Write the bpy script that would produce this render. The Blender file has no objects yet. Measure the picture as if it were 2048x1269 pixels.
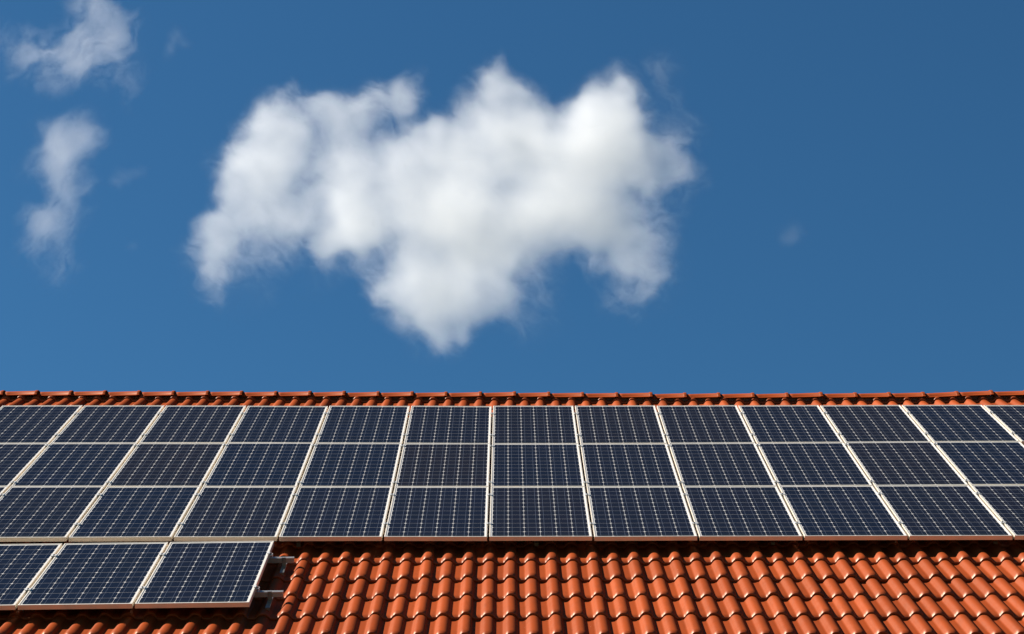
import bpy, bmesh, math, random
import numpy as np
from mathutils import Matrix, Vector

scene = bpy.context.scene
random.seed(7)
rng = np.random.default_rng(11)

# ------------------------------------------------------------------ camera
F_PX = 4175.7                      # focal length in pixels of the 2048 px wide photograph
ALPHA = math.radians(35)           # roof pitch
cam_d = bpy.data.cameras.new('camera')
cam = bpy.data.objects.new('camera', cam_d)
scene.collection.objects.link(cam)
scene.camera = cam
cam_d.sensor_width = 36
cam_d.lens = 36 * F_PX / 2048
cam_d.clip_end = 20000
RT = Vector((0.9999971, -0.00139393, -0.00196373)).normalized()
FW = Vector((0.00209199, 0.90674827, 0.42166716)).normalized()
UP = RT.cross(FW).normalized()
CAM = Vector((0.1246, -19.3637, 1.5830))
cam.matrix_world = Matrix(((RT[0], UP[0], -FW[0], CAM[0]), (RT[1], UP[1], -FW[1], CAM[1]),
                           (RT[2], UP[2], -FW[2], CAM[2]), (0, 0, 0, 1)))

# ------------------------------------------------------------------ sky, sun, exposure
SUN = Vector((-1.3, 0.204, 1.364)).normalized()
world = bpy.data.worlds.new('World')
scene.world = world
world.use_nodes = True
wt = world.node_tree
bg = wt.nodes['Background']
sky = wt.nodes.new('ShaderNodeTexSky')
sky.sky_type = 'NISHITA'
sky.sun_disc = False
sky.sun_elevation = math.asin(SUN.z)
sky.sun_rotation = math.atan2(SUN.x, SUN.y)
sky.altitude = 400
sky.air_density = 1.0
sky.dust_density = 0.25
sky.ozone_density = 2.0
hsv = wt.nodes.new('ShaderNodeMix'); hsv.data_type = 'RGBA'; hsv.blend_type = 'MULTIPLY'
hsv.inputs[0].default_value = 1.0
hsv.inputs[7].default_value = (0.222, 0.490, 0.622, 1)      # the deep polarised blue of the photograph
wt.links.new(sky.outputs[0], hsv.inputs[6])
wt.links.new(hsv.outputs[2], bg.inputs[0])
bg.inputs[1].default_value = 0.05
sun_d = bpy.data.lights.new('sun', 'SUN')
sun_o = bpy.data.objects.new('sun', sun_d)
scene.collection.objects.link(sun_o)
sun_d.energy = 5.0
sun_d.angle = math.radians(0.5)
sun_d.color = (1.0, 0.93, 0.83)
sun_o.rotation_euler = SUN.to_track_quat('Z', 'Y').to_euler()
scene.view_settings.view_transform = 'Standard'
scene.view_settings.look = 'None'
scene.view_settings.exposure = 1.45
scene.view_settings.gamma = 1
scene.cycles.volume_bounces = 12
scene.cycles.max_bounces = 12
scene.cycles.volume_step_rate = 3.0
scene.cycles.use_denoising = True

# ------------------------------------------------------------------ helpers
def nd(nt, typ, ins=(), **props):
    n = nt.nodes.new(typ)
    for k, v in props.items():
        setattr(n, k, v)
    for i, v in (ins.items() if isinstance(ins, dict) else enumerate(ins)):
        if v is None:
            continue
        if isinstance(v, bpy.types.NodeSocket):
            nt.links.new(v, n.inputs[i])
        else:
            n.inputs[i].default_value = v
    return n

def math_of(nt):
    def m(op, a, b=0.0, c=None, clamp=False):
        return nd(nt, 'ShaderNodeMath', (a, b) if c is None else (a, b, c), operation=op, use_clamp=clamp).outputs[0]
    return m

def new_mat(name):
    m = bpy.data.materials.new(name)
    m.use_nodes = True
    nt = m.node_tree
    return m, nt, nt.nodes['Principled BSDF']

def mixc(nt, fac, a, b, blend='MIX'):
    n = nt.nodes.new('ShaderNodeMix'); n.data_type = 'RGBA'; n.blend_type = blend
    for i, v in ((0, fac), (6, a), (7, b)):
        if isinstance(v, bpy.types.NodeSocket): nt.links.new(v, n.inputs[i])
        else: n.inputs[i].default_value = v
    return n.outputs[2]

def make(name, verts, faces, mat, parent=None, smooth=False, loc=None):
    me = bpy.data.meshes.new(name)
    me.from_pydata([tuple(v) for v in verts], [], [tuple(f) for f in faces])
    me.validate()
    o = bpy.data.objects.new(name, me)
    me.materials.append(mat)
    if smooth:
        me.polygons.foreach_set('use_smooth', [True] * len(me.polygons))
    scene.collection.objects.link(o)
    if parent: o.parent = parent
    if loc: o.location = loc
    return o

def empty(name, label, cat, matrix, group=None):
    o = bpy.data.objects.new(name, None)
    scene.collection.objects.link(o)
    o.empty_display_size = .1
    o.matrix_world = matrix
    o['label'] = label; o['category'] = cat
    if group: o['group'] = group
    return o

class MB:
    """collects boxes, prisms and rods into one mesh"""
    def __init__(s): s.v = []; s.f = []
    def add(s, verts, faces):
        b = len(s.v); s.v += [tuple(v) for v in verts]; s.f += [tuple(b + i for i in f) for f in faces]
    def box(s, x0, x1, y0, y1, z0, z1):
        s.add([(x0, y0, z0), (x1, y0, z0), (x1, y1, z0), (x0, y1, z0), (x0, y0, z1), (x1, y0, z1), (x1, y1, z1), (x0, y1, z1)],
              [(0, 3, 2, 1), (4, 5, 6, 7), (0, 1, 5, 4), (1, 2, 6, 5), (2, 3, 7, 6), (3, 0, 4, 7)])
    def rod(s, cx, cy, z0, z1, r, n=6):
        a = [(cx + r * math.cos(2 * math.pi * i / n + .3), cy + r * math.sin(2 * math.pi * i / n + .3)) for i in range(n)]
        s.add([(x, y, z0) for x, y in a] + [(x, y, z1) for x, y in a],
              [tuple(range(n - 1, -1, -1)), tuple(range(n, 2 * n))] + [(i, (i + 1) % n, n + (i + 1) % n, n + i) for i in range(n)])
    def extrude_x(s, prof, x0, x1):
        n = len(prof)
        s.add([(x0, y, z) for y, z in prof] + [(x1, y, z) for y, z in prof],
              [tuple(range(n)), tuple(range(2 * n - 1, n - 1, -1))] + [(i, n + i, n + (i + 1) % n, (i + 1) % n) for i in range(n)])
    def build(s, name, mat, parent=None, smooth=False, bevel=0):
        o = make(name, s.v, s.f, mat, parent, smooth)
        if bevel:
            bm = bmesh.new(); bm.from_mesh(o.data)
            bmesh.ops.bevel(bm, geom=bm.edges, offset=bevel, segments=1, affect='EDGES', clamp_overlap=True)
            bmesh.ops.recalc_face_normals(bm, faces=bm.faces)
            bm.to_mesh(o.data); bm.free()
        return o

# roof frame: X along the ridge, V up the slope, N off the roof; its origin is the upper edge of the cells of the top panel row
RO = Vector((0, 0, 9.6))
RM = Matrix.Rotation(ALPHA, 4, 'X')
ROOF = Matrix.Translation(RO) @ RM
def roof_at(x, v, n): return Matrix.Translation(RO + (RM @ Vector((x, v, n)))) @ RM

# ------------------------------------------------------------------ materials
def glazed(nt, b, col, rough, amount, tint, normal=None):
    """matt body colour under a weak constant gloss"""
    out = nt.nodes['Material Output']; nt.nodes.remove(b)
    d = nt.nodes.new('ShaderNodeBsdfDiffuse'); g = nt.nodes.new('ShaderNodeBsdfGlossy')
    nt.links.new(col, d.inputs['Color']); g.inputs['Color'].default_value = tint
    if isinstance(rough, bpy.types.NodeSocket): nt.links.new(rough, g.inputs['Roughness'])
    else: g.inputs['Roughness'].default_value = rough
    if normal is not None:
        nt.links.new(normal, d.inputs['Normal']); nt.links.new(normal, g.inputs['Normal'])
    mx = nt.nodes.new('ShaderNodeMixShader'); mx.inputs[0].default_value = amount
    nt.links.new(d.outputs[0], mx.inputs[1]); nt.links.new(g.outputs[0], mx.inputs[2]); nt.links.new(mx.outputs[0], out.inputs['Surface'])

def tile_material(name='glazed_clay_tile', spec=.030, rough=.31):
    m, nt, b = new_mat(name)
    mm = math_of(nt)
    att = nd(nt, 'ShaderNodeAttribute', attribute_name='tone')
    co = nd(nt, 'ShaderNodeTexCoord').outputs['Object']
    col = mixc(nt, att.outputs['Fac'], (0.182, 0.0310, 0.0060, 1), (0.242, 0.0430, 0.0084, 1))
    n1 = nd(nt, 'ShaderNodeTexNoise', {'Vector': co, 'Scale': 9.0, 'Detail': 6.0, 'Roughness': .6}).outputs['Fac']
    col = mixc(nt, mm('MULTIPLY', n1, .35), col, (0.140, 0.026, 0.0065, 1))
    run = nd(nt, 'ShaderNodeVectorMath', (co, (1.0, .16, 1.0)), operation='MULTIPLY').outputs[0]
    n3 = nd(nt, 'ShaderNodeTexNoise', {'Vector': run, 'Scale': 26.0, 'Detail': 5.0, 'Roughness': .6}).outputs['Fac']
    col = mixc(nt, mm('MULTIPLY_ADD', n3, 1.6, -.8, clamp=True), col, (0.105, 0.022, 0.0065, 1))
    # small chips and lichen specks
    v = nd(nt, 'ShaderNodeTexVoronoi', {'Vector': co, 'Scale': 11.0}); v.feature = 'F1'
    sp = mm('LESS_THAN', v.outputs['Distance'], .035)
    g = mm('GREATER_THAN', nd(nt, 'ShaderNodeTexNoise', {'Vector': co, 'Scale': 2.3, 'Detail': 2.0}).outputs['Fac'], .56)
    col = mixc(nt, mm('MULTIPLY', mm('MULTIPLY', sp, g), .7), col, (0.36, 0.20, 0.12, 1))
    n2 = nd(nt, 'ShaderNodeTexNoise', {'Vector': co, 'Scale': 30.0, 'Detail': 4.0}).outputs['Fac']
    bp = nd(nt, 'ShaderNodeBump', {'Strength': .14, 'Distance': .004, 'Height': nd(nt, 'ShaderNodeTexNoise', {'Vector': co, 'Scale': 60.0, 'Detail': 5.0}).outputs['Fac']})
    glazed(nt, b, col, mm('ADD', mm('MULTIPLY_ADD', n2, .12, rough), mm('MULTIPLY', n1, .10)), spec, (1.0, .86, .74, 1), bp.outputs[0])
    return m
TILE = tile_material()
CAPMAT = tile_material('dull_clay_ridge', .014, .40)

def frame_material():
    m, nt, b = new_mat('anodised_frame')
    mm = math_of(nt)
    co = nd(nt, 'ShaderNodeTexCoord').outputs['Object']
    sep = nd(nt, 'ShaderNodeSeparateXYZ', (co,))
    ri = nd(nt, 'ShaderNodeObjectInfo').outputs['Random']
    # weather streaks that run down the lower end of the frame
    vec = nd(nt, 'ShaderNodeCombineXYZ', (mm('ADD', sep.outputs[0], mm('MULTIPLY', ri, 37.0)), 0.0, mm('MULTIPLY', sep.outputs[2], .12)))
    n = nd(nt, 'ShaderNodeTexNoise', {'Vector': vec.outputs[0], 'Scale': 95.0, 'Detail': 3.0}).outputs['Fac']
    n0 = nd(nt, 'ShaderNodeTexNoise', {'Vector': vec.outputs[0], 'Scale': 6.0, 'Detail': 2.0}).outputs['Fac']
    streak = mm('MULTIPLY', mm('SUBTRACT', mm('ADD', n, mm('MULTIPLY', n0, .7)), 1.0), 6.0, clamp=True)
    low = mm('LESS_THAN', sep.outputs[1], .0015)
    hi = mm('MULTIPLY_ADD', sep.outputs[2], 60.0, .9 + 0.0, clamp=True)
    streak = mm('MULTIPLY', mm('MULTIPLY', streak, low), hi)
    nn = nd(nt, 'ShaderNodeTexNoise', {'Vector': co, 'Scale': 14.0, 'Detail': 4.0}).outputs['Fac']
    base = mixc(nt, mm('MULTIPLY', nn, .25), (0.82, 0.74, 0.62, 1), (0.70, 0.62, 0.51, 1))
    nt.links.new(mixc(nt, streak, base, (0.05, 0.04, 0.03, 1)), b.inputs['Base Color'])
    b.inputs['Metallic'].default_value = 0.72
    b.inputs['Roughness'].default_value = 0.42
    b.inputs['Specular IOR Level'].default_value = 0.095
    return m
FRAME = frame_material()

CELL = .127
def cell_material():
    m, nt, b = new_mat('solar_cells_under_glass')
    mm = math_of(nt)
    co = nd(nt, 'ShaderNodeTexCoord').outputs['Object']
    sep = nd(nt, 'ShaderNodeSeparateXYZ', (co,))
    x, y = sep.outputs[0], sep.outputs[1]            # object origin: a corner of the cell field
    def near(p):                                     # metres to the nearest cell line
        fr = mm('FRACT', mm('ADD', mm('DIVIDE', p, CELL), 20.5))
        return mm('MULTIPLY', mm('ABSOLUTE', mm('SUBTRACT', fr, .5)), CELL)
    dx, dy = near(x), near(y)
    gap = mm('MAXIMUM', mm('LESS_THAN', dx, .00095), mm('MULTIPLY', mm('LESS_THAN', dy, .0012), .62))
    corner = mm('LESS_THAN', mm('ADD', dx, dy), .0122)
    white = mm('MAXIMUM', gap, corner)
    inx = mm('MULTIPLY', mm('GREATER_THAN', x, .0), mm('LESS_THAN', x, 6 * CELL))
    iny = mm('MULTIPLY', mm('GREATER_THAN', y, .0), mm('LESS_THAN', y, 12 * CELL))
    inside = mm('MULTIPLY', inx, iny)
    white = mm('MAXIMUM', white, mm('SUBTRACT', 1.0, inside))
    # two busbars in every column of cells, at a quarter and three quarters of its width
    fx = mm('FRACT', mm('ADD', mm('DIVIDE', x, CELL), 20.0))
    bus = mm('LESS_THAN', mm('ABSOLUTE', mm('SUBTRACT', mm('ABSOLUTE', mm('SUBTRACT', fx, .5)), .25)), .0009 / CELL)
    ri = nd(nt, 'ShaderNodeObjectInfo').outputs['Random']
    ix = mm('FLOOR', mm('DIVIDE', x, CELL)); iy = mm('FLOOR', mm('DIVIDE', y, CELL))
    wn = nd(nt, 'ShaderNodeTexWhiteNoise', (nd(nt, 'ShaderNodeCombineXYZ', (ix, iy, mm('MULTIPLY', ri, 91.7))).outputs[0],)).outputs['Value']
    cell = mixc(nt, ri, (0.0022, 0.0052, 0.0148, 1), (0.0056, 0.0054, 0.0096, 1))
    cell = mixc(nt, mm('MULTIPLY', wn, .55), cell, (0.0034, 0.0052, 0.0105, 1))
    cell = mixc(nt, mm('MULTIPLY', bus, .5), cell, (0.13, 0.15, 0.20, 1))
    dust = nd(nt, 'ShaderNodeTexNoise', {'Vector': co, 'Scale': 3.0, 'Detail': 6.0, 'Roughness': .65}).outputs['Fac']
    sheet = (0.43, 0.42, 0.41, 1)
    edge = mm('SUBTRACT', 1.0, inside)
    white = mm('MULTIPLY', white, mm('MULTIPLY_ADD', edge, .20, .80))
    col = mixc(nt, white, cell, sheet)
    col = mixc(nt, mm('MULTIPLY', dust, .018), col, (0.25, 0.23, 0.20, 1))
    vo = nd(nt, 'ShaderNodeTexVoronoi', {'Vector': nd(nt, 'ShaderNodeCombineXYZ', (mm('ADD', x, mm('MULTIPLY', ri, 53.0)), mm('ADD', y, mm('MULTIPLY', ri, 31.0)), 0.0)).outputs[0], 'Scale': 3.2})
    sp = mm('LESS_THAN', vo.outputs['Distance'], mm('MULTIPLY', nd(nt, 'ShaderNodeSeparateColor', (vo.outputs['Color'],)).outputs[0], .018))
    col = mixc(nt, mm('MULTIPLY', sp, .6), col, (0.30, 0.29, 0.27, 1))
    # the thin greenish film of dirt that gathers above the lower lip
    film = mm('MULTIPLY', mm('SUBTRACT', 1.0, mm('DIVIDE', mm('ADD', y, .01), .09), clamp=True), .05)
    col = mixc(nt, film, col, (0.14, 0.17, 0.11, 1))
    glazed(nt, b, col, .14, .058, (1, 1, 1, 1))
    return m
CELLS = cell_material()

def simple(name, col, rough=.5, metal=0.0, var=.2, scale=20.0):
    m, nt, b = new_mat(name)
    mm = math_of(nt)
    co = nd(nt, 'ShaderNodeTexCoord').outputs['Object']
    n = nd(nt, 'ShaderNodeTexNoise', {'Vector': co, 'Scale': scale, 'Detail': 5.0}).outputs['Fac']
    dark = tuple(c * .6 for c in col) + (1,)
    nt.links.new(mixc(nt, mm('MULTIPLY', n, var * 2), tuple(col) + (1,), dark), b.inputs['Base Color'])
    b.inputs['Roughness'].default_value = rough
    b.inputs['Metallic'].default_value = metal
    return m
CLAMP = simple('clamp_metal', (0.55, 0.54, 0.52), .4, .35, .15, 60)
ALU = simple('bright_aluminium', (0.50, 0.48, 0.46), .36, .8, .12)
STEEL = simple('stainless_steel', (0.27, 0.26, 0.25), .36, .85, .15, 40)
BACK = simple('panel_backsheet', (0.7, 0.7, 0.7), .6)
UNDER = simple('roof_underlay', (0.035, 0.022, 0.016), .9)
VENT = simple('ridge_vent_strip', (0.10, 0.045, 0.03), .8)
PLASTER = simple('wall_plaster', (0.62, 0.58, 0.50), .9, 0, .1, 3)
WOOD = simple('eaves_board', (0.22, 0.12, 0.06), .7, 0, .3, 12)
ZINC = simple('zinc_gutter', (0.42, 0.43, 0.44), .45, .7, .2, 6)

# ------------------------------------------------------------------ ground
def ground_material():
    m, nt, b = new_mat('meadow_ground')
    mm = math_of(nt)
    co = nd(nt, 'ShaderNodeTexCoord').outputs['Object']
    n = nd(nt, 'ShaderNodeTexNoise', {'Vector': co, 'Scale': .6, 'Detail': 8.0, 'Roughness': .7}).outputs['Fac']
    nt.links.new(mixc(nt, n, (0.025, 0.045, 0.012, 1), (0.07, 0.06, 0.03, 1)), b.inputs['Base Color'])
    b.inputs['Roughness'].default_value = .95
    return m
g = make('ground', [(-6000, -6000, 0), (6000, -6000, 0), (6000, 6000, 0), (-6000, 6000, 0)], [(0, 1, 2, 3)], ground_material())
g['kind'] = 'structure'

# ------------------------------------------------------------------ the house
XE = 6.72                                     # half length of the roof
V_RIDGE, N_RIDGE = .95, -.14
NV = -.152                                    # roof plane that carries the heads of the tiles
COURSE, WAVE, NOSE0 = .445, .1595, .83
V_EAVE = NOSE0 - COURSE * 20

SAGX = [-6.8, -4.8, -2.5, -.2, .5, 1.3, 1.7, 2.0, 3.2, 4.45, 4.85, 5.2, 6.8]
SAGN = [.022, .021, .012, .002, -.001, -.007, -.012, -.013, -.012, -.009, .001, .006, .006]
def sag(x, v):
    """the old roof is not quite true: its ridge sags by a centimetre or two"""
    w = np.clip((np.asarray(v) + 1.2) / 1.6, 0, 1)
    return np.interp(x, SAGX, SAGN) * w * w * (3 - 2 * w)

house = empty('house', 'house with a glossy orange-red tiled roof under the solar panels', 'house', Matrix.Identity(4))
house.location = (0, .86, 0)
HOUSE_INV = Matrix.Translation((0, -.86, 0))

def tile_profile(n_half):
    """two rolls and two pans of one tile from the joint on a roll's right flank to the next"""
    t = np.linspace(.80, 2.885, n_half * 2 + 1)        # in waves
    def h(t):
        f = t % 1.0
        k = np.where(f < .62, (f - .30) / .32, (.95 - f) / .33)
        k = np.clip(k, 0, 1)
        return .034 * (1 - (1 - k) ** np.where(f < .62, 2.5, 2.2))
    a = h(t)
    tt = np.linspace(-.035, .035, 7)
    a = np.mean([h(t + d) for d in tt], axis=0)
    # the last roll of a tile laps over its neighbour
    lap = np.clip((t - 2.25) / .3, 0, 1); lap = lap * lap * (3 - 2 * lap)
    a = a + .0065 * lap
    return t, a

def tiled_slope(n_half, srow, cols, courses, mirror=False):
    t, prof = tile_profile(n_half)
    x = (t - .62 - 2.0) * WAVE + .146     # roll apex of the covering roll at X = .146 + .319 j
    n_p = len(t)
    V, F, tone = [], [], []
    base = 0
    s = np.array(srow)
    vf_rows = len(s) + 3
    # faces of one tile
    ff = []
    for r in range(vf_rows - 1):
        for c in range(n_p - 1):
            a = r * n_p + c
            ff.append((a, a + 1, a + n_p + 1, a + n_p))
    ff = np.array(ff)
    # right edge skirt
    k0 = vf_rows * n_p
    sk = []
    for r in range(2, vf_rows - 1):
        a = r * n_p + n_p - 1; b = k0 + r
        sk.append((a, b, b + 1, a + n_p))
    ff = np.vstack([ff, np.array(sk)])
    for k in courses:
        for j in cols:
            js = rng.normal(0, 1, 6)
            ln = np.minimum(s, 1e9)
            body = ln.copy()
            rows_v = np.concatenate([[.004, -.0005, 0.0], body + .0])
            top = .030 * (1 - body / COURSE)
            rnd = -.014 * np.clip(1 - body / .048, 0, 1) ** 2.1
            rn = np.concatenate([[top[0] - .036, top[0] - .0255, top[0] - .0150], top + rnd])
            vnose = NOSE0 - COURSE * k + js[0] * .0022
            vv = vnose + rows_v
            vv = np.minimum(vv, V_RIDGE - .03)
            sc = np.ones(len(vv)); 
            X = np.tile(x + .319 * j + js[1] * .0012, (len(vv), 1)) + (rows_v[:, None] - .2) * js[2] * .004
            N = NV + rn[:, None] + prof[None, :] + js[3] * .0016 + (x[None, :] - x.mean()) * js[4] * .006
            # corner of the nose is rounded off a little at the lapping edge
            Vv = np.repeat(vv[:, None], n_p, 1)
            P = np.stack([X, Vv, N], -1).reshape(-1, 3)
            e = np.stack([X[:, -1] - .001, vv, N[:, -1] - .012], -1)
            P = np.vstack([P, e])
            P[:, 2] += sag(P[:, 0], P[:, 1])
            V.append(P); F.append(ff + base); base += len(P)
            tone.append(np.full(len(P), np.clip(.5 + js[5] * .36, 0, 1)))
    V = np.vstack(V); F = np.vstack(F); tone = np.concatenate(tone)
    return V, F, tone

def mesh_np(name, V, F, mat, parent, attr=None, smooth=True):
    me = bpy.data.meshes.new(name)
    me.vertices.add(len(V)); me.vertices.foreach_set('co', V.astype(np.float32).ravel())
    me.loops.add(F.size); me.loops.foreach_set('vertex_index', F.astype(np.int32).ravel())
    me.polygons.add(len(F))
    me.polygons.foreach_set('loop_start', np.arange(0, F.size, 4, dtype=np.int32))
    me.update(calc_edges=True)
    if attr is not None:
        a = me.attributes.new('tone', 'FLOAT', 'POINT'); a.data.foreach_set('value', attr.astype(np.float32))
    if smooth: me.polygons.foreach_set('use_smooth', np.ones(len(F), bool))
    me.materials.append(mat)
    o = bpy.data.objects.new(name, me); scene.collection.objects.link(o); o.parent = parent
    return o

def to_house(o):                              # a part given in roof coordinates, under the house
    o.matrix_local = HOUSE_INV @ ROOF
    return o

cols = range(-21, 22)
S_FULL = [0.0015, .005, .010, .016, .024, .034, .06, .16, .30, .47]
V, F, tone = tiled_slope(22, S_FULL, cols, range(0, 21))
roof = to_house(mesh_np('roof', V, F, TILE, house, tone))

# rear slope: the same tiles seen from nowhere near, a coarser cut, mirrored over the ridge
V, F, tone = tiled_slope(8, [.002, .02, .47], cols, range(0, 21))
C35, S35 = math.cos(2 * ALPHA), math.sin(2 * ALPHA)
rel = V - np.array([0, V_RIDGE, N_RIDGE])
# mirror in the vertical plane through the ridge: world y -> -y
wy = rel[:, 1] * math.cos(ALPHA) - rel[:, 2] * math.sin(ALPHA); wz = rel[:, 1] * math.sin(ALPHA) + rel[:, 2] * math.cos(ALPHA)
wy = -wy
V2 = np.stack([rel[:, 0], wy * math.cos(ALPHA) + wz * math.sin(ALPHA) + V_RIDGE, -wy * math.sin(ALPHA) + wz * math.cos(ALPHA) + N_RIDGE], -1)
to_house(mesh_np('rear_slope', V2, F[:, ::-1], TILE, house, tone))

# underlay boards of both slopes
apex = RO + (RM @ Vector((0, V_RIDGE, N_RIDGE)))
YA, ZA = apex.y, apex.z
ca, sa = math.cos(ALPHA), math.sin(ALPHA)
def boards():
    L = V_RIDGE - V_EAVE + .02
    pts = []
    for th in (-.035, -.075):
        z0 = ZA + th / ca
        pts.append([(YA, z0), (YA - L * ca, z0 - L * sa)])
    o = MB()
    for sgn in (1, -1):
        p = [(YA + sgn * (y - YA), z) for y, z in (pts[0] + pts[1][::-1])]
        o.extrude_x(p, -XE, XE)
    b = o.build('roof_boards', UNDER, house); b.location = (0, -.86, 0)
boards()

# ridge caps: each flares to its right end and ends in a collar that covers the next one
def ridge_cap():
    n = 18
    ang = [math.radians(12 + (180 - 24) * i / n) for i in range(n + 1)]
    st = [(0.0, .0940, 0), (.05, .0948, 0), (.322, .1005, 0), (.326, .1055, 0), (.331, .1075, 0), (.352, .108, 0), (.358, .106, 0), (.360, .103, 0)]
    V, F = [], []
    for x, r, _ in st:
        for a in ang:
            V.append((x, -r * math.cos(a) * 1.15, r * math.sin(a)))
    for x, r, _ in reversed(st):
        for a in ang:
            V.append((x, -(r - .012) * math.cos(a) * 1.15, (r - .012) * math.sin(a)))
    m = n + 1; R = len(st) * 2
    for i in range(R):
        for k in range(n):
            a = i * m + k; b = ((i + 1) % R) * m + k
            F.append((a, b, b + 1, a + 1))
        a, b = i * m, ((i + 1) % R) * m
    # close the two long lower edges
    for k in (0, n):
        for i in range(len(st) - 1):
            o1 = i * m + k; o2 = (i + 1) * m + k
            i1 = (R - 1 - i) * m + k; i2 = (R - 2 - i) * m + k
            F.append((o1, o2, i2, i1) if k == 0 else (o1, i1, i2, o2))
    return V, F
cv, cf = ridge_cap()
cap0 = None
k = 0
for i in range(-18, 19):
    xr = -.145 + .357 * i                      # right end of the cap's collar
    xl = xr - .360
    if xl < -XE - .2 or xr > XE + .3: continue
    if cap0 is None:
        cap = make('ridge_tile', cv, cf, CAPMAT, roof)
        for p in cap.data.polygons: p.use_smooth = True
        at = cap.data.attributes.new('tone', 'FLOAT', 'POINT'); at.data.foreach_set('value', [.45] * len(cap.data.vertices))
        cap0 = cap
    else:
        cap = cap0.copy(); scene.collection.objects.link(cap)
        cap.parent = roof
    sl = float(sag(xl + .02, 1)); sr = float(sag(xr, 1))
    off = Vector((0, V_RIDGE, N_RIDGE)) + (RM.inverted() @ Vector((0, 0, -.030)))
    jn = random.uniform(-.0022, .0022); tilt = math.atan2(sr - sl + .004 + random.uniform(-.003, .003), .36)
    mw = Matrix.Translation(Vector((xl + random.uniform(-.003, .003), off.y, off.z + sl + jn))) @ RM.inverted() @ \
        Matrix.Rotation(-tilt, 4, 'Y') @ Matrix.Rotation(random.uniform(-.006, .006), 4, 'Z') @ Matrix.Rotation(random.uniform(-.02, .02), 4, 'X')
    cap.matrix_local = mw
# vent strip under the caps
vs = MB()
for s_ in (1, -1):
    y = YA - s_ * .062
    vs.box(-XE, XE, min(y, y + s_ * .008), max(y, y + s_ * .008), ZA - .10, ZA + .012)
b = vs.build('ridge_vent', VENT, house); b.location = (0, -.86, 0)

# walls with gables
ye = YA - (V_RIDGE - V_EAVE) * ca; ze = ZA - (V_RIDGE - V_EAVE) * sa
yw = ye + .55; D = YA - yw
zt = ZA - .11 - D * math.tan(ALPHA)
prof = [(yw, 0), (yw, zt), (YA, ZA - .11), (YA + D, zt), (YA + D, 0)]
w = MB(); w.extrude_x(prof, -XE + .35, XE - .35)
b = w.build('wall', PLASTER, house); b.location = (0, -.86, 0)
f_ = MB()
for sgn in (1, -1):
    y0 = YA - sgn * (YA - ye - .02)
    f_.box(-XE, XE, min(y0, y0 + sgn * .025), max(y0, y0 + sgn * .025), ze - .30, ze - .09)
for xx in (-XE - .025, XE):
    for sgn in (1, -1):
        L = V_RIDGE - V_EAVE
        p = [(YA, ZA - .03), (YA - sgn * L * ca, ZA - .03 - L * sa), (YA - sgn * L * ca, ZA - .24 - L * sa), (YA, ZA - .24)]
        f_.extrude_x(p, xx, xx + .025)
b = f_.build('eaves_board', WOOD, house); b.location = (0, -.86, 0)
gv, gf = [], []
for side in (1, -1):
    b0 = len(gv); m = 10
    for x in (-XE, XE):
        for rr in (.07, .062):
            for a in range(m + 1):
                an = math.pi * a / m
                gv.append((x, YA - side * (YA - ye + .06 + rr * math.cos(an)), ze - .10 - rr * math.sin(an)))
    q = m + 1
    for a in range(m):
        gf.append((b0 + a, b0 + a + 1, b0 + 2 * q + a + 1, b0 + 2 * q + a))
        gf.append((b0 + q + a, b0 + 3 * q + a, b0 + 3 * q + a + 1, b0 + q + a + 1))
    b = make('gutter', gv, gf, ZINC, house, True); b.location = (0, -.86, 0)
    gv, gf = [], []

# ------------------------------------------------------------------ solar panels
PW, PL = .8208, 1.5812                        # pitch of columns and rows
W, L = .803, 1.5765                            # outer size of a panel
MX, MY = (W - 6 * CELL) / 2, (L - 12 * CELL) / 2
def panel_meshes():
    lip, depth, th = .011, .0042, .035
    V = []
    def ring(i, z): return [(i, i, z), (W - i, i, z), (W - i, L - i, z), (i, L - i, z)]
    rings = [ring(.0, -th), ring(0, -.0008), ring(.0008, 0), ring(lip - .0006, 0), ring(lip, -.0008), ring(lip, -depth - .002), ring(.022, -th + .002), ring(.022, -th)]
    order = rings
    for r in order[:6]: V += r
    F = []
    for k in range(5):
        for i in range(4):
            a = k * 4 + i; b = k * 4 + (i + 1) % 4
            F.append((a, b, b + 4, a + 4))
    base = len(V)
    V += ring(0.0, -th) + ring(.026, -th) + ring(.026, -th + .002) + ring(.0016, -th + .002)
    for k in range(3):
        for i in range(4):
            a = base + k * 4 + i; b = base + k * 4 + (i + 1) % 4
            F.append((b, a, a + 4, b + 4))
    return V, F
pv, pf = panel_meshes()
proto = empty('solar_panel', 'x', 'solar panel', Matrix.Identity(4), 'solar panels on the tiled roof')
fr = make('frame', pv, pf, FRAME, proto)
# cell field: origin at its lower left corner so that the pattern follows the cells
i_ = .0105
gl = make('cell_glass', [(i_ - MX, i_ - MY, 0), (W - i_ - MX, i_ - MY, 0), (W - i_ - MX, L - i_ - MY, 0), (i_ - MX, L - i_ - MY, 0)], [(0, 1, 2, 3)], CELLS, proto)
gl.location = (MX, MY, -.0042)
bk = make('backsheet', [(.012, .012, -.010), (.012, L - .012, -.010), (W - .012, L - .012, -.010), (W - .012, .012, -.010)], [(0, 1, 2, 3)], BACK, proto)

BX = [-4.9, -2.4, .05, 1.4, 4.4]
BN = [[.009, .003, .001, -.001, .0015], [.000, .004, -.009, -.008, .0065], [.003, -.001, -.005, -.0065, .006], [.001, .006, .005, .005, .008]]
def corner_n(b, x): return float(np.interp(x, BX, BN[b]))

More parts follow.
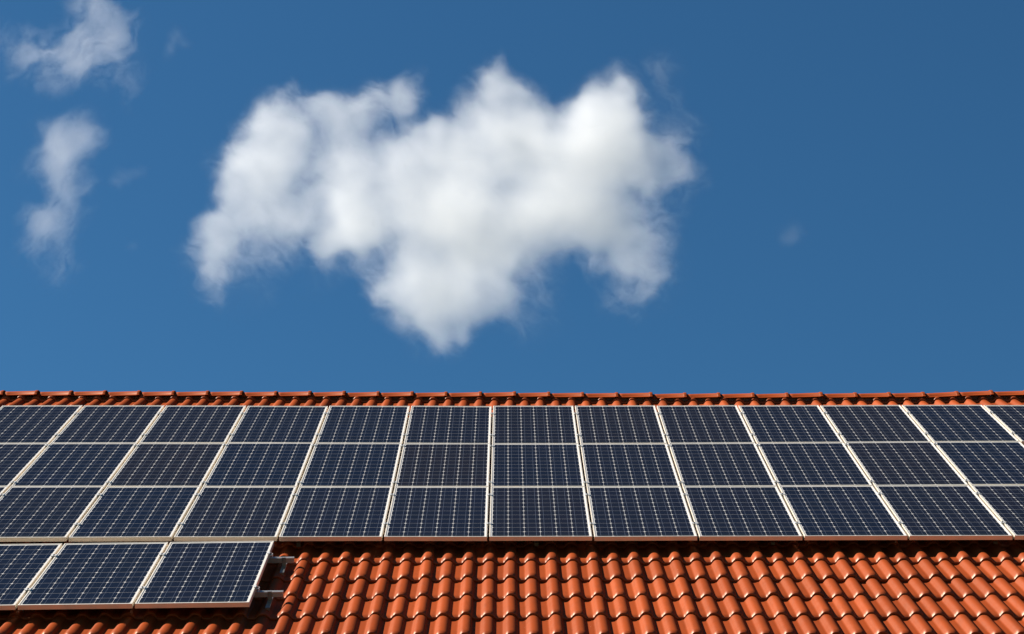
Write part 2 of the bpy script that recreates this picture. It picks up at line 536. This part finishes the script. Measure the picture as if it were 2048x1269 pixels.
ORD = ['first', 'second', 'third', 'fourth', 'fifth', 'sixth', 'seventh', 'eighth', 'ninth', 'tenth', 'eleventh', 'twelfth', 'thirteenth']
def place_panel(p0, u, v, n):
    """p0: lower left corner of the cells in roof coordinates, with the panel's own axes"""
    u = u.normalized(); n = n.normalized(); v = n.cross(u)
    o = p0 - u * MX - v * MY
    m = Matrix(((u.x, v.x, n.x, o.x), (u.y, v.y, n.y, o.y), (u.z, v.z, n.z, o.z), (0, 0, 0, 1)))
    return ROOF @ m
used = [False]
def panel(matrix, label):
    if not used[0]:
        o = proto; used[0] = True
    else:
        o = proto.copy(); scene.collection.objects.link(o)
        for ch in (fr, gl, bk):
            c = ch.copy(); scene.collection.objects.link(c); c.parent = o
    o.matrix_world = matrix
    o['label'] = label
ROWS = [('top', -6, 6), ('second', -6, 5), ('third', -6, 5)]
for r, (nm, c0, c1) in enumerate(ROWS):
    for c in range(c0, c1 + 1):
        x0 = c * PW; x1 = x0 + 6 * CELL
        vt = -r * PL; vb = vt - 12 * CELL
        nt_ = (corner_n(r, x0), corner_n(r, x1)); nb = (corner_n(r + 1, x0), corner_n(r + 1, x1))
        jit = rng.normal(0, .0007, 3)
        P00 = Vector((x0, vb, nb[0] + jit[0])); P10 = Vector((x1, vb, nb[1] + jit[1])); P01 = Vector((x0, vt, nt_[0] + jit[2]))
        u = P10 - P00; v = P01 - P00; n = u.cross(v)
        idx = c - c0
        if idx == 0:
            lab = f'solar panel in the {nm} row, cut off by the photo left edge' if r else 'blue solar panel in the top row, first from the left'
        elif c == c1:
            lab = f'blue solar panel in the {nm} row, cut off by the right edge of the photo'
        else:
            lab = f'blue solar panel in the {nm} row, {ORD[idx]} from the left'
        panel(place_panel(P00, u, v, n), lab)
# the short lowest row, hung a little askew
V4 = -4.8412
def n4(x): return 0.0004 + .0115 * (x + 2.472)
for kk, lab in ((-2, 'solar panel of the short bottom row, cut off by the photo left edge'),
                (-1, 'blue solar panel in the middle of the short bottom row of three'),
                (0, 'solar panel ending the short bottom row, beside the two bare rail ends')):
    x0 = -2.472 + kk * PW; x1 = x0 + 6 * CELL
    P00 = Vector((x0, V4 - 12 * CELL, n4(x0) + .0071 * .76)); P10 = Vector((x1, V4 - 12 * CELL, n4(x1) + .0071 * .76))
    P01 = Vector((x0, V4, n4(x0) - .0071 * .76))
    u = P10 - P00; v = P01 - P00
    panel(place_panel(P00, u, v, u.cross(v)), lab)

# ------------------------------------------------------------------ mounting rails with clamps and hooks
def clamp_mesh():
    m = MB()
    m.box(-.0195, -.004, -.024, .024, .0008, .0055)
    m.box(.004, .0195, -.024, .024, .0008, .0055)
    m.box(-.006, -.0035, -.024, .024, -.012, .0053)
    m.box(.0035, .006, -.024, .024, -.012, .0053)
    m.box(-.006, .006, -.021, .021, -.0145, -.0122)
    return m
def bolt_mesh():
    m = MB(); m.rod(0, 0, -.012, -.0105, .0085, 12); m.rod(0, 0, -.0103, .0120, .0066, 6); m.rod(0, 0, -.045, -.0122, .004, 8)
    return m
def end_clamp_mesh():
    m = MB()
    m.box(-.011, .005, -.024, .024, .0010, .0045)
    m.box(.0015, .007, -.024, .024, -.033, .0010)
    m.box(.007, .026, -.024, .024, -.013, -.009)
    m.box(.023, .027, -.024, .024, -.034, -.009)
    return m
def end_bolt_mesh():
    m = MB(); m.rod(.0155, 0, -.009, -.007, .010, 12); m.rod(.0155, 0, -.0068, .003, .0068, 6)
    return m
clamp_proto = bolt_proto = None
def add_clamp(rail, x, z):
    global clamp_proto, bolt_proto
    if clamp_proto is None:
        clamp_proto = clamp_mesh().build('clamp', CLAMP, rail); bolt_proto = bolt_mesh().build('bolt', STEEL, clamp_proto)
        c = clamp_proto
    else:
        c = clamp_proto.copy(); scene.collection.objects.link(c); c.parent = rail
        d = bolt_proto.copy(); scene.collection.objects.link(d); d.parent = c
    c.location = (x, random.uniform(-.004, .004), z); c.rotation_euler = (0, 0, random.uniform(-.04, .04))
def hook_mesh():
    m = MB()
    # upright plate bolted to the rail's lower side, strap on the tile pan, turned-down end
    m.box(-.016, .016, -.0285, -.0225, -.094, -.030)
    m.box(-.015, .015, -.0225, .045, -.0985, -.0925)
    m.box(-.016, .016, -.190, -.0225, -.1005, -.0945)
    m.box(-.016, .016, -.196, -.190, -.124, -.0945)
    return m
def hook_bolt():
    m = MB()
    n = 8
    for zz in (-.052,):
        a = [(.009 * math.cos(2 * math.pi * i / n), .009 * math.sin(2 * math.pi * i / n)) for i in range(n)]
        m.add([(x, -.0285, zz + y) for x, y in a] + [(x, -.036, zz + y) for x, y in a],
              [tuple(range(n - 1, -1, -1)), tuple(range(n, 2 * n))] + [(i, (i + 1) % n, n + (i + 1) % n, n + i) for i in range(n)])
    return m
hook_proto = hbolt_proto = None
def add_hook(rail, x):
    global hook_proto, hbolt_proto
    if hook_proto is None:
        hook_proto = hook_mesh().build('roof_hook', STEEL, rail); hbolt_proto = hook_bolt().build('bolt', STEEL, hook_proto)
        c = hook_proto
    else:
        c = hook_proto.copy(); scene.collection.objects.link(c); c.parent = rail
        d = hbolt_proto.copy(); scene.collection.objects.link(d); d.parent = c
    c.location = (x, 0, 0)
def rail(x0, x1, v, dn, label, clamps, hooks, slope=0.0, endclamp=None):
    e = empty('mounting_rail', label, 'mounting rail', roof_at(0, v, dn) @ Matrix.Rotation(-slope, 4, 'Y'), 'aluminium mounting rails under the solar panels')
    h = .038; t = -.0358
    prof = [(.018, t), (.005, t), (.005, t - .006), (-.005, t - .006), (-.005, t), (-.018, t), (-.018, t - .013), (-.0145, t - .015), (-.0145, t - .021),
            (-.018, t - .023), (-.018, t - h), (.018, t - h)]
    m = MB(); m.extrude_x(prof, x0, x1)
    o = m.build('rail_profile', ALU, e)
    bm = bmesh.new(); bm.from_mesh(o.data); bmesh.ops.recalc_face_normals(bm, faces=bm.faces); bm.to_mesh(o.data); bm.free()
    for x in clamps: add_clamp(e, x, 0)
    for x in hooks: add_hook(e, x)
    if endclamp is not None:
        c = end_clamp_mesh().build('end_clamp', CLAMP, e); c.location = (endclamp, 0, 0)
        end_bolt_mesh().build('bolt', STEEL, c)
    return e
gx = -(PW - 6 * CELL) / 2
def clamps_for(c0, c1): return [c * PW + gx for c in range(c0 + 1, c1 + 1)]
HK = [-5.28, -3.40, -1.53, .35, 2.22, 3.98]
def dn_row(r, v):
    return 0.0
specs = [(0, -.33, 'upper rail under the top row of panels, seen through the gaps', -6, 6),
         (0, -1.232, 'lower rail under the top row of panels, seen through the gaps', -6, 6),
         (1, -1.657, 'upper rail under the second row of panels, just below the top row', -6, 5),
         (1, -3.003, 'lower rail under the second row of panels, just above the third row', -6, 5),
         (2, -3.422, 'upper rail under the third row of panels, seen through the gaps', -6, 5),
         (2, -4.335, 'lower rail under the third row, its hooks showing in the shadow below the panels', -6, 5)]
for r, v, lab, c0, c1 in specs:
    e = rail(c0 * PW - .08, c1 * PW + PW + .06, v, -.004, lab, [], HK)
    vt = -r * PL
    w_ = (vt - v) / (12 * CELL)
    for c in range(c0 + 1, c1 + 1):
        x = c * PW + gx
        add_clamp(e, x, (1 - w_) * corner_n(r, x) + w_ * corner_n(r + 1, x) + .004)
sl4 = math.atan(.0115)
XR4 = -2.472 + 6 * CELL + MX                  # right edge of the last panel
cl4 = [-2.472 + gx, -2.472 - PW + gx]
n_at0 = .0004 + .0115 * 2.472
rail(-5.4, -1.500, -5.160, n_at0 - .0025, 'upper of the two bare rail ends right of the short bottom row', cl4, [-3.35, -2.45, -1.575], sl4, XR4)
rail(-5.4, -1.492, -6.022, n_at0 + .003, 'lower of the two bare rail ends right of the short bottom row', cl4, [-3.335, -2.40, -1.585], sl4, XR4)

# ------------------------------------------------------------------ clouds
def vapour(name, sigma):
    m = bpy.data.materials.new(name); m.use_nodes = True
    t = m.node_tree; t.nodes.clear()
    out = t.nodes.new('ShaderNodeOutputMaterial'); v = t.nodes.new('ShaderNodeVolumePrincipled')
    v.inputs['Color'].default_value = (.945, .945, .945, 1); v.inputs['Anisotropy'].default_value = .6
    v.inputs['Density Attribute'].default_value = ''
    a = nd(t, 'ShaderNodeAttribute', attribute_name='density')
    mu = nd(t, 'ShaderNodeMath', (a.outputs['Fac'], sigma), operation='MULTIPLY')
    t.links.new(mu.outputs[0], v.inputs['Density']); t.links.new(v.outputs[0], out.inputs['Volume'])
    return m
DIST = 1000.0
PXM = DIST / F_PX
def cloud_frame(px, py):
    c = CAM + FW * DIST + RT * ((px - 1024) * PXM) - UP * ((py - 634.5) * PXM)
    m = Matrix.Identity(4)
    for i, v in enumerate((RT, UP, -FW)):
        for j in range(3): m[j][i] = v[j]
    m.translation = c
    return m
def cloud(puffs, origin, label, sigma, voxel=.7, seed=0.0, warp=(5.0, 2.4), thr=.06, soft=.8, flat=2.2, erode=.9, mat=None, group=None, grow=1.12, veil=.10, nscale=.17, fibre=1.4, lean=.6, heart=.75, onset=.95):
    """a cloud whose density is a heap of overlapping puffs torn by fractal noise"""
    pts = [((x - origin[0]) * PXM, -(y - origin[1]) * PXM, z * PXM, r * grow * PXM, w) for x, y, z, r, w in puffs]
    lo = [min(p[i] - p[3] * (1.15 if i < 2 else 1 / flat) for p in pts) - 8 for i in range(3)]
    hi = [max(p[i] + p[3] * (1.15 if i < 2 else 1 / flat) for p in pts) + 8 for i in range(3)]
    ng = bpy.data.node_groups.new('cloud_puffs', 'GeometryNodeTree')
    ng.interface.new_socket('Geometry', in_out='OUTPUT', socket_type='NodeSocketGeometry')
    out = ng.nodes.new('NodeGroupOutput')
    m = math_of(ng)
    def vm(op, a, b=None):
        n = ng.nodes.new('ShaderNodeVectorMath'); n.operation = op
        for i, v in enumerate((a, b)):
            if v is None: continue
            if isinstance(v, bpy.types.NodeSocket): ng.links.new(v, n.inputs[i])
            else: n.inputs[i].default_value = v
        return n
    pos = nd(ng, 'GeometryNodeInputPosition').outputs[0]
    p0 = vm('ADD', pos, (seed, seed * .7, seed * 1.3)).outputs[0]
    def warped(p, sc_, det, amp):
        w = nd(ng, 'ShaderNodeTexNoise', {'Vector': p0, 'Scale': sc_, 'Detail': det, 'Roughness': .55}).outputs['Color']
        q = vm('SCALE', vm('SUBTRACT', w, (.5, .5, .5)).outputs[0]); q.inputs['Scale'].default_value = amp * 4
        return vm('ADD', p, vm('MULTIPLY', q.outputs[0], (1, 1, .35)).outputs[0]).outputs[0]
    pw = warped(pos, .035, 2.0, warp[0])          # the large shapes lean and swell
    pt = warped(pw, .12, 4.0, warp[1])            # only the torn fringe follows the small eddies
    tot = flatsum = None
    for x, y, z, r, w in pts:
        d = vm('SUBTRACT', pw, (x, y, z)).outputs[0]
        dxy = vm('MULTIPLY', d, (1, 1, 0)).outputs[0]; dz = vm('MULTIPLY', d, (0, 0, flat)).outputs[0]
        a = vm('DOT_PRODUCT', dxy, dxy).outputs['Value']; b = vm('DOT_PRODUCT', dz, dz).outputs['Value']
        g0 = m('MULTIPLY_ADD', a, -1 / (r * r), 1.0)
        f = m('MULTIPLY_ADD', b, -1 / (r * r), g0)
        f = m('MAXIMUM', f, 0.0); g0 = m('MAXIMUM', g0, 0.0)
        f = m('MULTIPLY', m('MULTIPLY', f, f), w); g0 = m('MULTIPLY', m('MULTIPLY', g0, g0), w)
        tot = f if tot is None else m('ADD', tot, f)
        flatsum = g0 if flatsum is None else m('ADD', flatsum, g0)
    # streaks drawn out by the wind along one direction
    vr = ng.nodes.new('ShaderNodeVectorRotate'); vr.rotation_type = 'Z_AXIS'; vr.inputs['Angle'].default_value = lean
    ng.links.new(pt, vr.inputs['Vector'])
    pf = vm('MULTIPLY', vm('ADD', vr.outputs[0], (seed, seed * .7, seed * 1.3)).outputs[0], (1 / fibre, fibre, 1)).outputs[0]
    n1 = nd(ng, 'ShaderNodeTexNoise', {'Vector': p0, 'Scale': .05, 'Detail': 4.0, 'Roughness': .55}).outputs['Fac']
    n2 = nd(ng, 'ShaderNodeTexNoise', {'Vector': pf, 'Scale': nscale, 'Detail': 10.0, 'Roughness': .68}).outputs['Fac']
    e = m('ADD', m('MULTIPLY_ADD', n1, .45 * erode, -.22 * erode), m('MULTIPLY_ADD', n2, 1.45 * erode, -.72 * erode))
    # the thick heart of the cloud stays even
    e = m('MULTIPLY', e, m('SUBTRACT', 1.0, m('MULTIPLY_ADD', flatsum, heart, -heart * onset, clamp=True)))
    s = m('SUBTRACT', m('ADD', tot, e), thr)
    s = m('DIVIDE', s, soft, clamp=True)
    s = m('MULTIPLY', s, m('MINIMUM', m('MULTIPLY', tot, 1.1), 2.6))
    # a thin even veil round the denser parts
    s = m('ADD', s, m('MULTIPLY', m('MULTIPLY', tot, 1.0, clamp=True), m('MULTIPLY', n2, veil)))
    res = [max(8, int((hi[i] - lo[i]) / voxel)) for i in range(3)]
    mt = vapour('cloud_vapour', sigma)
    vc = nd(ng, 'GeometryNodeVolumeCube', {'Density': s, 'Background': 0.0, 'Min': lo, 'Max': hi,
            'Resolution X': res[0], 'Resolution Y': res[1], 'Resolution Z': res[2]})
    sm = nd(ng, 'GeometryNodeSetMaterial', {'Geometry': vc.outputs[0], 'Material': mt})
    ng.links.new(sm.outputs[0], out.inputs[0])
    vol = bpy.data.volumes.new('cloud'); vol.materials.append(mt)
    o = bpy.data.objects.new('cloud', vol)
    scene.collection.objects.link(o)
    md = o.modifiers.new('puffs', 'NODES'); md.node_group = ng
    o.matrix_world = cloud_frame(*origin)
    o['label'] = label; o['category'] = 'cloud'; o['group'] = 'fair-weather clouds in the blue sky'
    return o

MAIN = [(555,231,0,80,.85),(528,285,0,95,.85),(490,338,0,85,.8),(480,392,0,80,.75),(463,446,0,75,.75),(447,494,0,62,.6),(426,564,0,40,.36),
 (759,204,0,70,1),(812,188,0,52,.8),(689,231,0,66,1),(640,228,0,56,.85),(705,301,0,85,1),(684,360,0,95,1),(600,300,0,80,.9),(590,390,0,75,.8),(545,350,0,70,.8),
 (877,370,0,135,1),(957,419,0,150,1),(770,414,0,115,1),(673,446,0,90,1),(690,494,0,75,.9),(877,500,0,125,1),(823,553,0,90,1),(877,596,0,95,1),
 (850,650,0,75,.85),(877,688,0,42,.6),(957,580,0,85,.8),(900,310,0,75,.85),(780,320,0,70,.8),
 (984,150,0,58,.9),(973,204,0,76,1),(1027,177,0,54,.9),(957,274,0,90,1),(1065,220,0,66,1),(1020,290,0,90,1),
 (1226,204,0,78,1),(1199,258,0,115,1),(1118,285,0,105,1),(1253,285,0,100,1),(1199,338,0,135,1),(1307,338,0,72,.9),(1355,344,0,45,.7),
 (1119,392,0,135,1),(1199,435,0,90,.9),(1065,446,0,110,1),(1020,530,0,90,.75),(1280,510,0,72,.5),(1317,553,0,55,.42),(1226,585,0,48,.33),(1323,430,0,70,.45),
 (1323,150,0,44,.34),(1368,258,0,50,.38),(1038,634,0,55,.36),
 (410,480,0,46,.42),(425,440,0,50,.6),(440,530,0,44,.4),(432,600,0,30,.3),(1090,560,0,55,.36),(1180,500,0,60,.42),(1250,440,0,70,.6),(1270,590,0,46,.3),(1345,200,0,40,.32),(600,180,0,34,.34),(1000,600,0,60,.42),(930,660,0,42,.4),(640,520,0,50,.36),(1385,300,0,34,.34),
 (860,255,0,46,.42),(895,235,0,50,.4),(835,295,0,66,.8),(590,440,0,66,.5),(570,485,0,52,.34),(540,425,0,75,.8),(520,475,0,66,.5),(400,505,0,46,.36),(412,430,0,42,.45),(800,610,0,70,.6),(925,625,0,66,.55),(755,560,0,66,.6),(1385,345,0,36,.5),(1350,300,0,52,.5),(860,262,0,48,.5),(800,238,0,42,.6),
 (930,600,0,110,.16),(470,530,0,110,.16),(1060,620,0,90,.16),(1300,540,0,100,.18),(1323,150,0,60,.12),(640,530,0,80,.14),(1045,300,0,85,1),(1000,250,0,60,.6),(960,490,0,95,1),(720,440,0,80,.6),(1235,470,0,80,.5),(1290,450,0,72,.5),(1190,510,0,60,.35),(1260,540,0,60,.35),(430,530,0,70,.25),(520,530,0,60,.25),(1145,470,0,85,.75),(1215,480,0,72,.6),(1385,380,0,40,.35),(596,170,0,34,.3),(640,190,0,40,.35)]
cloud(MAIN, (900, 400), 'large puffy white cloud in the middle of the sky', .050, .62, 0.0, (7.0, 3.6), .14, .85, 2.2, 1.6, veil=.17, nscale=.16)
UL = [(-10,125,0,50,.4),(10,80,0,40,.3),(60,80,0,40,.45),(20,110,0,40,.4),(180,130,0,60,.45),(230,60,0,46,.34),(70,160,0,40,.36),(245,120,0,40,.34),(88,98,0,52,.75),(161,63,0,62,.75),(195,29,0,48,.7),(122,117,0,60,.7),(205,98,0,62,.5),(250,85,0,48,.36),(25,127,0,36,.42),(244,171,0,28,.6),(98,176,0,30,.45),(166,160,0,48,.48),(150,10,0,40,.5),(205,165,0,30,.4)]
cloud(UL, (130, 100), 'ragged thin cloud in the upper left corner of the sky', .020, .7, 40.0, (9.0, 4.0), .42, .9, 2.6, 3.2, grow=1.5, nscale=.085, fibre=2.0, lean=-.75, veil=.12, heart=0.0)
LL = [(100,290,0,46,.42),(185,290,0,34,.34),(60,440,0,36,.45),(60,500,0,40,.34),(130,440,0,44,.45),(90,540,0,40,.32),(130,560,0,30,.3),(175,440,0,40,.3),(140,500,0,40,.4),(161,262,0,46,.8),(127,293,0,60,.8),(117,325,0,58,.8),(156,361,0,36,.7),(122,391,0,44,.75),(83,440,0,48,.9),(78,474,0,42,.85),(122,488,0,52,.4),(146,530,0,40,.38),(110,545,0,34,.34),(165,400,0,40,.4),(70,340,0,36,.34)]
cloud(LL, (115, 400), 'slender upright cloud at the left, below the ragged one', .022, .7, 85.0, (6.0, 4.0), .27, .9, 2.6, 2.5, grow=1.45, nscale=.085, fibre=2.0, lean=-.95, veil=.14, heart=0.0)
cloud([(1585,466,0,36,.8),(1572,480,0,26,.6)], (1580, 470), 'tiny faint cloud wisp alone in the blue at the right', .012, .8, 21.0, (2.0, 1.6), .12, .8)
cloud([(350,70,0,34,.6),(338,100,0,26,.55),(375,85,0,22,.5)], (352, 85), 'tiny faint cloud wisp right of the upper left cloud', .022, .8, 55.0, (3.0, 2.2), .14, .8)
cloud([(240,352,0,34,.6),(275,340,0,24,.5),(265,495,0,20,.45)], (250, 380), 'faint cloud wisp between the slender cloud and the large one', .022, .8, 63.0, (3.0, 2.2), .14, .8)
